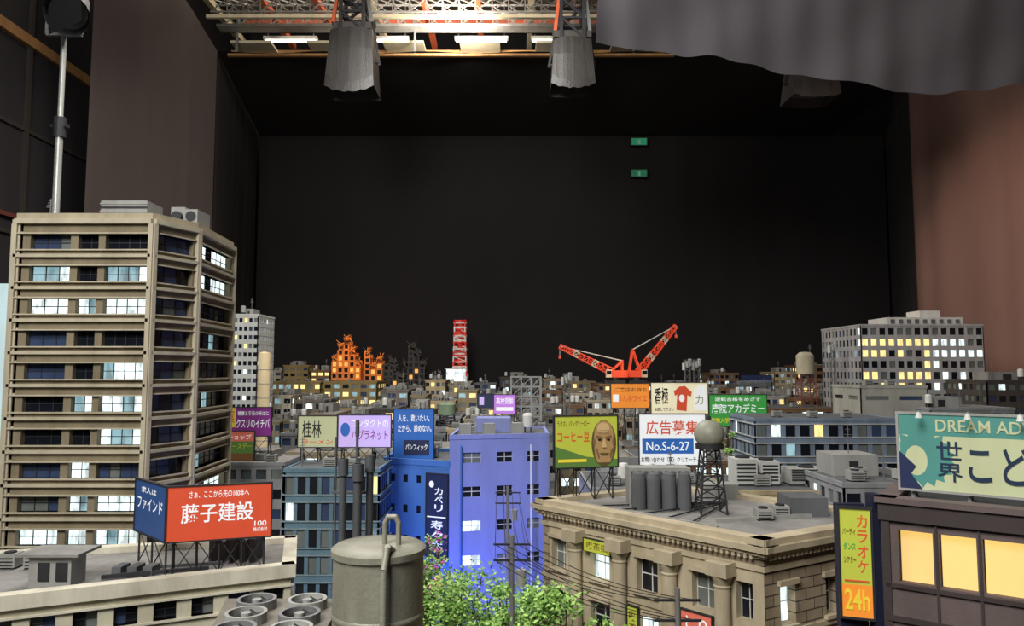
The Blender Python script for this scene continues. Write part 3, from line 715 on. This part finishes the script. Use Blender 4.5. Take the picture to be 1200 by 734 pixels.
for z in(.95,1.25): b.bar((sx1+.0,1.655,z),(sx1+.05,1.665,z),.008,DST)
b.build('sign_box')
S_DK=sg('ink',(25,45,70),.05)
p,q=(ax(1054,1.64,530),1.64),(1.135,1.425)
star=[]
for k in range(36):
    t=k/36*6.283; r=(.2 if k%2 else .16); star.append((.12+r*math.cos(t)*.9,.42+r*2.0*math.sin(t)))
star=[(max(0.005,min(.995,a)),max(.02,min(.98,c))) for a,c in star]
billboard('theme_park_billboard',p,q,az(574,1.61),az(486,1.61),ZB-.01,S_TEAL,[('r',.0,1,0,.72,S_CR2),('p',star,S_TEAL),('e',.09,.38,.06,.2,S_CR2),('p',[(0,.0),(.12,.0),(.06,.2),(.09,.3),(0,.5)],S_NV),('t','DREAM ADVENTURE',.2,1.0,.78,.94,S_CR2),('v','世界',.2,.33,.1,.68,S_DK),('t','こども館',.36,.99,.12,.64,S_DK)],nl=4,back=.05,lamps=4,frame=AC)

# ---------------- explicit mid & far buildings ----------------
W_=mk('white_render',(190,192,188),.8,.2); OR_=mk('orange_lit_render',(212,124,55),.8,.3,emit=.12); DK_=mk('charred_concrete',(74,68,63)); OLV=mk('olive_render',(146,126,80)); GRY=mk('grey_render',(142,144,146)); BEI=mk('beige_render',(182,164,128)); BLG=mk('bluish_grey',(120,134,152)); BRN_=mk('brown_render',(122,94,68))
O='office_building'; W=dict
bldg(O,262,333,542,4.6,.5,GRY,fh=.12,lit=.15,n=3)
bldg('white_office_tower',268,303,368,7.3,.5,W_,fh=.085,cw=.05,lit=.12,n=1,tall=True,wz=(.25,.75),twin=1)
_,(a0,a1,zk)=bldg(O,692,852,572,3.3,.55,GRY,fh=.12,lit=.2,n=5,tall=False)
_,(h0,h1,hz)=bldg(O,860,985,575,3.35,.5,BEI,fh=.12,lit=.2,n=1,tall=False,csc=1.2)
b=MB()
for i,(c0,c1,hh) in enumerate(((862,888,.12),(892,914,.11),(926,975,.075))):
    xa=ax(c0,3.5,560);xb=ax(c1,3.5,560); b.box(xa,xb,3.5,3.62,hz+.004,hz+hh,W_ if i<2 else AC); b.box(xa+.004,xb-.004,3.504,3.61,hz-.004,hz+.004,DST)
    for k in range(5): b.box(xa+.008,xb-.008,3.497,3.5,hz+.02+k*hh*.15,hz+.027+k*hh*.15,DST)
    b.cyl(((xa+xb)/2,3.56,hz+hh),((xa+xb)/2,3.56,hz+hh+.008),.035,DST)
b.build('rooftop_hvac_units')
bldg(O,988,1110,566,3.1,.5,GRY,fh=.12,lit=.15,n=4,tall=True)
bldg('western_style_building',884,1052,490,4.5,.5,BLG,fh=.115,cw=.085,lit=.1,n=3,tall=False,wz=(.2,.82),ledge=mk('pale_ledge',(178,182,182)),csc=.9)
bldg(O,705,790,548,4.1,.5,None,lit=.3,n=3,tall=False)
bldg(O,795,866,540,4.1,.5,BRN_,lit=.3,n=4,tall=False)
bldg(O,1008,1087,452,5.6,.5,mk('pale_grey_render',(165,163,152)),fh=.3,cw=.25,lit=.0,n=2,tall=False,wz=(.7,.8))
def towergl(r,i,j):
    p={1:.75,2:.6,4:.3,5:.45,7:.2}.get(r,.06)
    if R()<p: return LY if i<8 else LW
    return GD if R()<.6 else GC
_,(tx0,tx1,tz)=bldg('office_tower_with_lit_windows',1008,1152,380,7.1,.9,mk('pale_concrete',(168,166,166)),fh=.105,cw=.085,lit=.05,n=0,tall=False,wz=(.2,.82),gl=towergl)
b=MB()
x0=ax(1040,7.3,375);x1=ax(1128,7.3,375); b.box(x0,x1,7.3,7.7,tz-.004,tz+.08,W_); b.box(ax(1078,7.35,375),ax(1102,7.35,375),7.35,7.6,tz+.08,tz+.15,W_)
for k in range(9): b.box(x0+.03+k*.08,x0+.07+k*.08,7.295,7.3,tz+.02,tz+.06,ROOFD)
b.build('rooftop_plant_room')
bldg(O,1156,1290,445,6.4,.6,DK_,lit=.1)
bldg(O,1090,1190,478,5.4,.5,GRY,lit=.2)
def row(d,th,lst,fh,cw,split=False,**k):
    for it in lst:
        a,c,y=it[:3]; kw=dict(k); kw.update(it[3] if len(it)>3 else {})
        nm=kw.pop('name',O); f2=kw.pop('fh',fh); c2=kw.pop('cw',cw)
        if split and c-a>44 and not kw.pop('keep',False):
            m=a+(c-a)*random.uniform(.38,.62); parts=[(a,m-1.2,y+random.choice([0,-3,4,8])),(m+1.2,c,y+random.choice([-5,0,3,7]))]
        else: parts=[(a,c,y)]; kw.pop('keep',None)
        for i,(e,g,h) in enumerate(parts):
            kk=dict(kw)
            if i: kk['wall']=random.choice(WM)
            bldg(nm,e,g,h,d,th*(1 if i==0 else random.uniform(.7,1)),fh=f2*random.choice([.85,1,1.1]),cw=c2*random.choice([.8,1,1.2]),**kk)
row(10.8,.6,[(306,330,434),(332,362,428,W(wall=OLV,lm=LY)),(364,387,434,W(wall=BRN_,lm=LY)),(499,524,445),(525,553,447,W(lit=.6,n=0,tall=False)),(555,582,449),(585,632,442,W(wall=DK_,lit=.1)),(636,660,444),(663,698,447),(768,829,449),(832,866,437,W(wall=BRN_)),(869,904,446,W(wall=BLG,n=0,tall=False)),(907,934,436,W(wall=BEI,lm=LY,lit=.4)),(937,974,428,W(wall=BRN_,lm=LY)),(978,1010,427,W(wall=W_))],.1,.09,lit=.25,csc=.8,n=2)
ruined('damaged_building',389,423,397,10.75,.5,OR_,lit=.3,prof=(4,6,7,5,3))
ruined('damaged_building',427,448,413,10.75,.4,OR_,lit=.3,prof=(5,3,4))
ruined('damaged_building',449,470,422,10.75,.4,DK_,lit=.04,prof=(4,5,2))
ruined('damaged_building',472,498,405,10.8,.4,DK_,lit=.05,prof=(4,7,6,4))
ruined('damaged_building',452,480,432,10.2,.3,DK_,lit=.1,prof=(2,4,3,1))
row(9.5,.65,[(317,376,447,W(wall=OLV,lm=LY,lit=.6,keep=True)),(379,442,447,W(wall=OLV,lm=LY,lit=.55,keep=True)),(446,495,453),(498,549,448,W(wall=BEI)),(552,597,458),(600,630,456,W(wall=DK_)),(633,698,454,W(wall=BRN_)),(834,900,455,W(wall=BRN_)),(905,960,456,W(wall=OLV,lm=LY)),(963,1004,450)],.1,.09,True,lit=.25,csc=.8,n=3,tall=False)
bldg(O,701,766,450,9.2,.9,BRN_,fh=.08,cw=.08,lit=.3,n=0,tall=False)
bldg(O,770,830,453,9.5,.7,BEI,fh=.08,cw=.08,lit=.25,n=2,tall=False)
row(8.2,.7,[(320,380,466),(383,450,470,W(wall=OLV,lm=LY)),(453,500,460),(503,560,462,W(wall=BEI)),(563,605,466,W(lm=LY,lit=.4)),(608,660,472),(663,720,474,W(wall=BRN_)),(724,790,472),(793,860,470),(863,920,464),(923,1000,462,W(wall=BRN_))],.1,.09,True,lit=.28,csc=1,n=3)
row(7.0,.7,[(306,360,485),(363,430,488),(433,505,482,W(wall=DK_)),(508,576,484,W(wall=GRY)),(578,650,486,W(wall=BEI,lm=LY)),(653,730,492),(733,800,492),(803,880,498,W(wall=OLV,keep=True,tall=False,n=1)),(883,985,478,W(wall=BRN_,keep=True,n=2,tall=False))],.11,.09,True,lit=.28,n=3)
row(5.9,.6,[(268,325,530,W(n=0,tall=False)),(328,390,508,W(wall=GRY)),(393,455,504),(458,520,510,W(n=2,tall=False)),(523,590,503,W(wall=BEI)),(593,655,503,W(wall=GRY,tall=False)),(658,730,520),(733,800,524,W(wall=BRN_)),(803,880,515)],.11,.1,lit=.3,n=3)
row(5.05,.5,[(655,740,536),(743,880,535,W(wall=GRY)),(440,530,526,W(wall=GRY)),(335,436,530)],.12,.1,lit=.3,n=5)

p,q,a,c=sb(265,4.75,318,4.75,478,511); zb_=az(542,4.6)-.004
billboard('pharmacy_billboard',p,q,a,c,zb_,S_PUR,[('r',.0,.22,.3,1,S_YEL),('t','薬',.03,.19,.45,.9,S_RED),('t','健康と毎日のそばに',.26,.95,.72,.88,S_WH),('t','クスリのイチバ',.24,.97,.28,.6,S_WH)],nl=3)
p,q,a,c=sb(264,4.68,298,4.68,506,540)
billboard('shop_billboard',p,q,a,c,zb_,S_GR,[('r',0,1,.66,1,S_PNK),('r',0,1,0,.25,S_BRN),('t','バースデー',.08,.92,.4,.6,S_YG),('t','ショップ',.1,.9,.72,.9,S_WH)],nl=2)
p,q,a,c=sb(749,3.5,826,3.5,486,545)
billboard('blank_advert_billboard',p,q,a,c,zk-.004,S_WH,[('t','広告募集',.1,.9,.6,.88,S_RED),('r',.04,.82,.22,.52,S_SKY),('t','No.S-6-27',.1,.76,.28,.46,S_WH),('t','お問い合わせ（株）クリエーティブ',.02,.98,.05,.16,S_BK)],nl=5)
p,q,a,c=sb(716,6.2,760,6.2,450,478)
billboard('insurance_billboard',p,q,a,c,az(520,5.9)-.004,S_ORG,[('t','ご来店お待ち',.1,.95,.66,.85,S_BRN),('t','ほけんホワイエ',.05,.95,.25,.52,S_RED),('r',.05,.2,.25,.55,S_WH)],nl=4)
p,q,a,c=sb(763,6.15,829,6.15,449,485)
billboard('clothing_billboard',p,q,a,c,az(524,5.9)-.004,S_CRM,[('t','香極',.06,.3,.3,.85,S_BK),('t','体感して下さい',.05,.4,.08,.2,S_BK),('p',[(.44,.12),(.62,.08),(.64,.6),(.7,.55),(.72,.7),(.6,.9),(.5,.88),(.4,.72),(.42,.58),(.46,.62)],S_RED),('e',.54,.5,.05,.12,S_WH),('p',[(.76,.1),(.97,.1),(.97,.9),(.87,.95),(.76,.8)],S_WH),('t','力',.78,.92,.3,.6,S_SIL)],nl=4)
p,q,a,c=sb(831,5.3,898,5.3,463,500)
billboard('cram_school_billboard',p,q,a,c,az(535,5.05)-.004,S_GRN,[('t','逆転合格をめざす',.1,.9,.8,.92,S_WH),('t','唐院アカデミー',.04,.96,.42,.72,S_WH),('t','体験入学募集中！',.03,.6,.1,.28,S_YEL),('r',.64,.96,.06,.32,S_WH),('t','唐院アカデ',.67,.93,.12,.26,S_GRN)],nl=4)
p,q,a,c=sb(579,6.1,604,6.1,463,485)
billboard('neon_billboard',p,q,a,c,az(503,5.9)-.004,sg('magenta',(170,110,200),.6),[('t','高校受験',.1,.9,.5,.85,S_WH),('r',.1,.9,.15,.35,S_WH)],nl=2)
p,q,a,c=sb(560,6.1,578,6.1,462,478)
billboard('snack_bar_billboard',p,q,a,c,az(503,5.9)-.004,S_NV,[('r',.1,.4,.2,.8,S_LAV)],nl=2)
p,q,a,c=sb(868,10.9,904,10.9,440,456) 
billboard('corporate_rooftop_sign',p,q,a,c,az(446,10.8)-.004,S_NV,[('t','TEIYO',.3,.95,.35,.65,S_LAV)],nl=2,back=.1)
def wt(px,drow,pyb,pyt,d,col,wpx,leg=None,fr=.5):
    b=MB(); x=ax(px,d,pyt); zb2=az(pyb,drow)-.004; z2=az(pyt,d); w=wpx/F*d; leg=leg or DST
    zm=zb2+(z2-zb2)*fr
    lattice_stand(b,x,d,zb2,zm,w*.9,leg,w*.8,4)
    b.lathe((x,d,zm),[(.001,0),(w/2,0),(w/2,(z2-zm)*.85),(w*.3,(z2-zm)),(.001,(z2-zm)*1.02)],col,n=20)
    antenna(b,x+w*.3,d,z2-.02,.1)
    return b.build('rooftop_water_tower',smooth=True)
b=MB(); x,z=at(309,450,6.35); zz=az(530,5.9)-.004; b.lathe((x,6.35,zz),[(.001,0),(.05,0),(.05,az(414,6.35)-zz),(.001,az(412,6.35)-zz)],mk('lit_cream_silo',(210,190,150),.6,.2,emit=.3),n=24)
for k in range(6): b.lathe((x,6.35,zz+.12*k+.05),[(.05,0),(.053,.003),(.05,.006)],AC,n=24)
b.build('cream_silo',smooth=True)
wt(524,5.9,503,472,6.15,mk('green_tank',(120,142,115)),20)
wt(943,7.0,478,413,7.3,mk('cream_tank',(185,175,150)),20,leg=mk('rust_steel',(130,80,65)),fr=.6)
def mast(px,drow,pyb,pyt,d,w=.03):
    b=MB(); x=ax(px,d,pyt); zb2=az(pyb,drow)-.004; b.latt((x,d,zb2),(x,d,az(pyt,d)),w,9,[STEEL],cw=.2)
    for k in range(3): b.lathe((x+.03*(k-1),d,az(pyt,d)-.1+.02*k),[(.001,0),(.018,0),(.018,.07),(.001,.07)],W_,n=12)
    return b.build('antenna_mast')
mast(975,7.0,478,402,7.35,.04); mast(805,7.0,498,422,7.2,.05); mast(816,7.0,498,422,7.25,.05)
mast(664,5.9,520,438,6.3,.05)
b=MB(); LST=mk('galvanised_frame',(150,152,150),.5,.3); zb3=az(503,5.9)-.004; zt3=az(442,6.25)
for px in (599,611,623,634):
    for y in (6.2,6.4):
        xx=ax(px,6.2,470); b.bar((xx,y,zb3),(xx,y,zt3),.012,LST)
for k in range(5):
    z=zb3+(zt3-zb3)*(k+1)/5
    for y in (6.2,6.4): b.bar((ax(599,6.2,470),y,z),(ax(634,6.2,470),y,z),.011,LST)
    for px in (599,634): b.bar((ax(px,6.2,470),6.2,z),(ax(px,6.2,470),6.4,z),.01,LST)
    for (pa,pb) in ((599,611),(611,623),(623,634)):
        b.bar((ax(pa,6.2,470),6.2,zb3+(zt3-zb3)*k/5),(ax(pb,6.2,470),6.2,z),.007,LST)
b.build('rooftop_steel_frame')
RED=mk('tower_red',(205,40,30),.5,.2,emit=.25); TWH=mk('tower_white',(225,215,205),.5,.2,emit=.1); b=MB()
d=11.0; x=ax(539,d,410); z0=az(447,10.8)-.004; z1=az(378,d)
b.latt((x,d,z0),(x,d,z1),.2,12,[TWH,RED],cw=.16,w1=.15)
b.cyl((x,d,z0),(x,d,z1),.035,RED,n=10)
for k in range(9):
    z=z0+(z1-z0)*(k+.8)/9; b.cyl((x,d,z),(x,d,z+.022),.115-.002*k,RED if k%2 else TWH,n=16); b.cyl((x,d,z+.022),(x,d,z+.05),.1,TWH if k%2 else RED,n=12)
for sx in(-1,1): b.bar((x+sx*.07,d,z1),(x+sx*.07,d,z1+.04),.015,RED)
b.build('red_white_broadcast_tower')
b=MB(); b.box(ax(523,10.86,440),ax(545,10.86,440),10.86,10.9,az(447,10.8)-.004,az(433,10.86),LW); b.box(ax(521,10.86,440),ax(547,10.86,440),10.855,10.905,az(433,10.86),az(432,10.86),WHT); b.build('illuminated_rooftop_sign')
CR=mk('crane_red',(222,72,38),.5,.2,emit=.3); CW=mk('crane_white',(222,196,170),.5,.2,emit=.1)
def crane(px,py,tx,ty,d,mx,my,zb):
    b=MB(); x,z=at(px,py,d); X,Z=at(tx,ty,d); Mx,Mz=at(mx,my,d)
    b.box(x-.13,x+.13,d-.08,d+.08,zb,zb+.05,DST)
    b.cyl((x,d,zb+.05),(x,d,zb+.08),.07,DST)
    s=1 if tx>px else -1
    b.box(x-s*.16 if s>0 else x-.08,x+.08 if s>0 else x+.16,d-.07,d+.07,zb+.08,zb+.17,CR)
    b.box(x+s*.085-.035,x+s*.085+.035,d-.13,d-.06,zb+.08,zb+.18,CW); b.box(x+s*.085-.03,x+s*.085+.03,d-.133,d-.13,zb+.12,zb+.165,GD)
    b.latt((x+s*.03,d,zb+.15),(X,d,Z),.09,11,[CR,CR,CR,CW],cw=.28,w1=.055)
    for e in(-.05,.05):
        b.bar((x-s*.1,d+e,zb+.15),(Mx,d+e,Mz),.022,CR); b.bar((x+s*.05,d+e,zb+.15),(Mx,d+e,Mz),.022,CR)
        b.bar((Mx,d+e,Mz),(X,d+e*.3,Z),.01,WHT)
    b.bar((Mx,d-.05,Mz),(Mx,d+.05,Mz),.02,CR)
    hx=X; b.bar((hx,d,Z),(hx,d,Z-.12),.005,WHT); b.box(hx-.015,hx+.015,d-.015,d+.015,Z-.16,Z-.12,CR)
    return b.build('luffing_tower_crane')
zb2=az(450,9.2)-.004
crane(720,447,656,406,9.55,729,423,zb2); crane(746,445,792,382,9.85,741,410,zb2)

# ---------------- trees ----------------
LF=[mk('leaf_green',(125,172,72),.7,.25,bump=0),mk('leaf_light',(178,216,118),.7,.25,bump=0),mk('leaf_dark',(72,116,55),.7,.3,bump=0)]; BARK=mk('bark',(94,76,60))
LFM=mk('magenta_blossom',(205,90,170),.7,.2,bump=0)
def tree(x,y,h,r,n=3600,mix=(0,1,2),bl=0,tr=.022,ls=1):
    b=MB(); tips=[]
    b.cyl((x,y,0),(x,y,h*.45),tr,BARK,r1=tr*.7,n=10)
    for i in range(30):
        t=random.uniform(0,6.28); e=math.sqrt(random.uniform(.05,1))*r; zz=h*random.uniform(.62,.98)
        p0=Vector((x,y,h*random.uniform(.3,.45))); p2=Vector((x+e*math.cos(t),y+e*math.sin(t),zz-.35*e)); pm=p0.lerp(p2,.5)+Vector((0,0,.03))
        b.cyl(p0,pm,.007,BARK,r1=.005,n=5); b.cyl(pm,p2,.005,BARK,r1=.002,n=5)
        tips.append(p2); tips.append(pm.lerp(p2,.5))
    for i in range(n):
        c=random.choice(tips); o=Vector((random.gauss(0,1),random.gauss(0,1),random.gauss(0,.8)))*r*.18
        p=c+o; m=LF[random.choices(mix,[5,4,2])[0]]
        if bl and R()<bl: m=LFM
        a=Vector((random.gauss(0,1),random.gauss(0,1),random.gauss(0,.6))).normalized(); e=a.orthogonal().normalized()
        s=random.uniform(.006,.0115)*ls
        b.add([p-a*s,p+e*s*.45,p+a*s,p-e*s*.45],[(0,1,2,3)],m)
    return b.build('street_tree')
tree(-.24,2.95,.97,.17,7000); tree(-.04,2.8,.9,.13,4500); tree(.14,2.13,1.07,.135,7500); tree(-.38,3.25,.98,.08,1800,bl=.35); tree(.04,3.3,.8,.12,1800)
tree(.37,1.66,1.0,.11,4500); tree(1.355,4.78,1.29,.055,2000)
b=MB(); PO=mk('pole_concrete',(120,118,114)); pts=[(-.02,3.6,1.1),(.0,2.45,1.12),(.42,1.93,1.1)]
for x,y,h in pts:
    b.cyl((x,y,0),(x,y,h),.011,PO,r1=.007,n=10); 
    for k in range(2): b.bar((x-.06,y,h-.03-.05*k),(x+.06,y,h-.03-.05*k),.006,DST)
    b.cyl((x+.03,y,h-.16),(x+.03,y,h-.11),.016,AC,n=12)
for (x,y,h),(X,Y,H2) in zip(pts,pts[1:]):
    for o in(-.055,-.02,.02,.055):
        for k in range(2):
            prev=None
            for j in range(9):
                t=j/8; p=Vector((x+(X-x)*t+o,y+(Y-y)*t,h+(H2-h)*t-.03-.05*k-.12*t*(1-t)))
                if prev: b.bar(prev,p,.0018,BLK)
                prev=p
b.build('utility_pole_line')

# ---------------- lights ----------------
def area(name,loc,tgt,size,pw,col=(1,1,1)):
    l=bpy.data.lights.new(name,'AREA'); l.energy=pw; l.color=col; l.shape='SQUARE'; l.size=size
    o=bpy.data.objects.new(name,l); o.location=loc; o.rotation_euler=(Vector(tgt)-Vector(loc)).to_track_quat('-Z','Y').to_euler(); sc.collection.objects.link(o)
def spot(name,loc,tgt,pw,ang,col,bl=.8,r=.15):
    l=bpy.data.lights.new(name,'SPOT'); l.energy=pw; l.color=col; l.spot_size=math.radians(ang); l.spot_blend=bl; l.shadow_soft_size=r
    o=bpy.data.objects.new(name,l); o.location=loc; o.rotation_euler=(Vector(tgt)-Vector(loc)).to_track_quat('-Z','Y').to_euler(); sc.collection.objects.link(o)
def point(name,loc,pw,col,r=.03):
    l=bpy.data.lights.new(name,'POINT'); l.energy=pw; l.color=col; l.shadow_soft_size=r
    o=bpy.data.objects.new(name,l); o.location=loc; sc.collection.objects.link(o)
area('key_softlight',(-1.5,-1.2,4.6),(0,4.2,1),2.0,330,(1,.985,.95))
area('top_softlight',(-1.4,4.2,5.3),(0.2,4.8,0),2.0,150,(1,.98,.95))
area('rear_fill_light',(-.6,6.1,5.35),(0.5,8.6,0),1.3,90,(1,.97,.92))  # added fill to brighten the far buildings, no fixture modelled
spot('blue_spot',(-.6,2.3,2.9),(-.12,4.0,.8),55,28,(.36,.44,1))
point('blue_street_glow',(-.10,3.5,.45),9,(.05,.1,1)); point('blue_street_glow.001',(.05,3.05,.35),4,(.08,.1,1)); point('blue_street_glow.002',(-.4,3.7,.6),3,(.05,.15,1))
point('magenta_glow',(-.3,3.05,.8),.3,(1,.2,.8))
spot('warm_curtain_spot',(1.8,6.4,5.2),(5.3,8.0,2.4),330,55,(1,.74,.6))
spot('left_curtain_spot',(-2.2,4.8,4.8),(-3.9,7.6,3.0),45,60,(1,.75,.68))
area('gantry_light',(-1.2,8.2,7.3),(-1.2,8.6,5),2.5,90,(1,.92,.8)); area('gantry_uplight',(-.6,8.35,5.6),(-1.2,9.6,7.4),.4,60,(1,.92,.82))
point('orange_city_glow',(ax(408,10.4),10.45,1.95),3.5,(1,.5,.15)); point('orange_city_glow.001',(ax(735,9),9.05,1.75),3,(1,.6,.25))
point('street_glow',(-1.0,4.4,.8),3,(1,.85,.6)); point('street_glow.001',(1.0,3.8,.8),3,(1,.8,.6))
w=bpy.data.worlds.new('world'); sc.world=w; w.use_nodes=True
w.node_tree.nodes['Background'].inputs[0].default_value=(.5,.55,.6,1); w.node_tree.nodes['Background'].inputs[1].default_value=.06
cam=bpy.data.cameras.new('camera'); cam.sensor_width=36; cam.lens=36*F/1200; cam.clip_start=.02
co=bpy.data.objects.new('camera',cam); co.location=(0,0,CH); co.rotation_euler=(math.radians(90)+T,0,0); sc.collection.objects.link(co); sc.camera=co
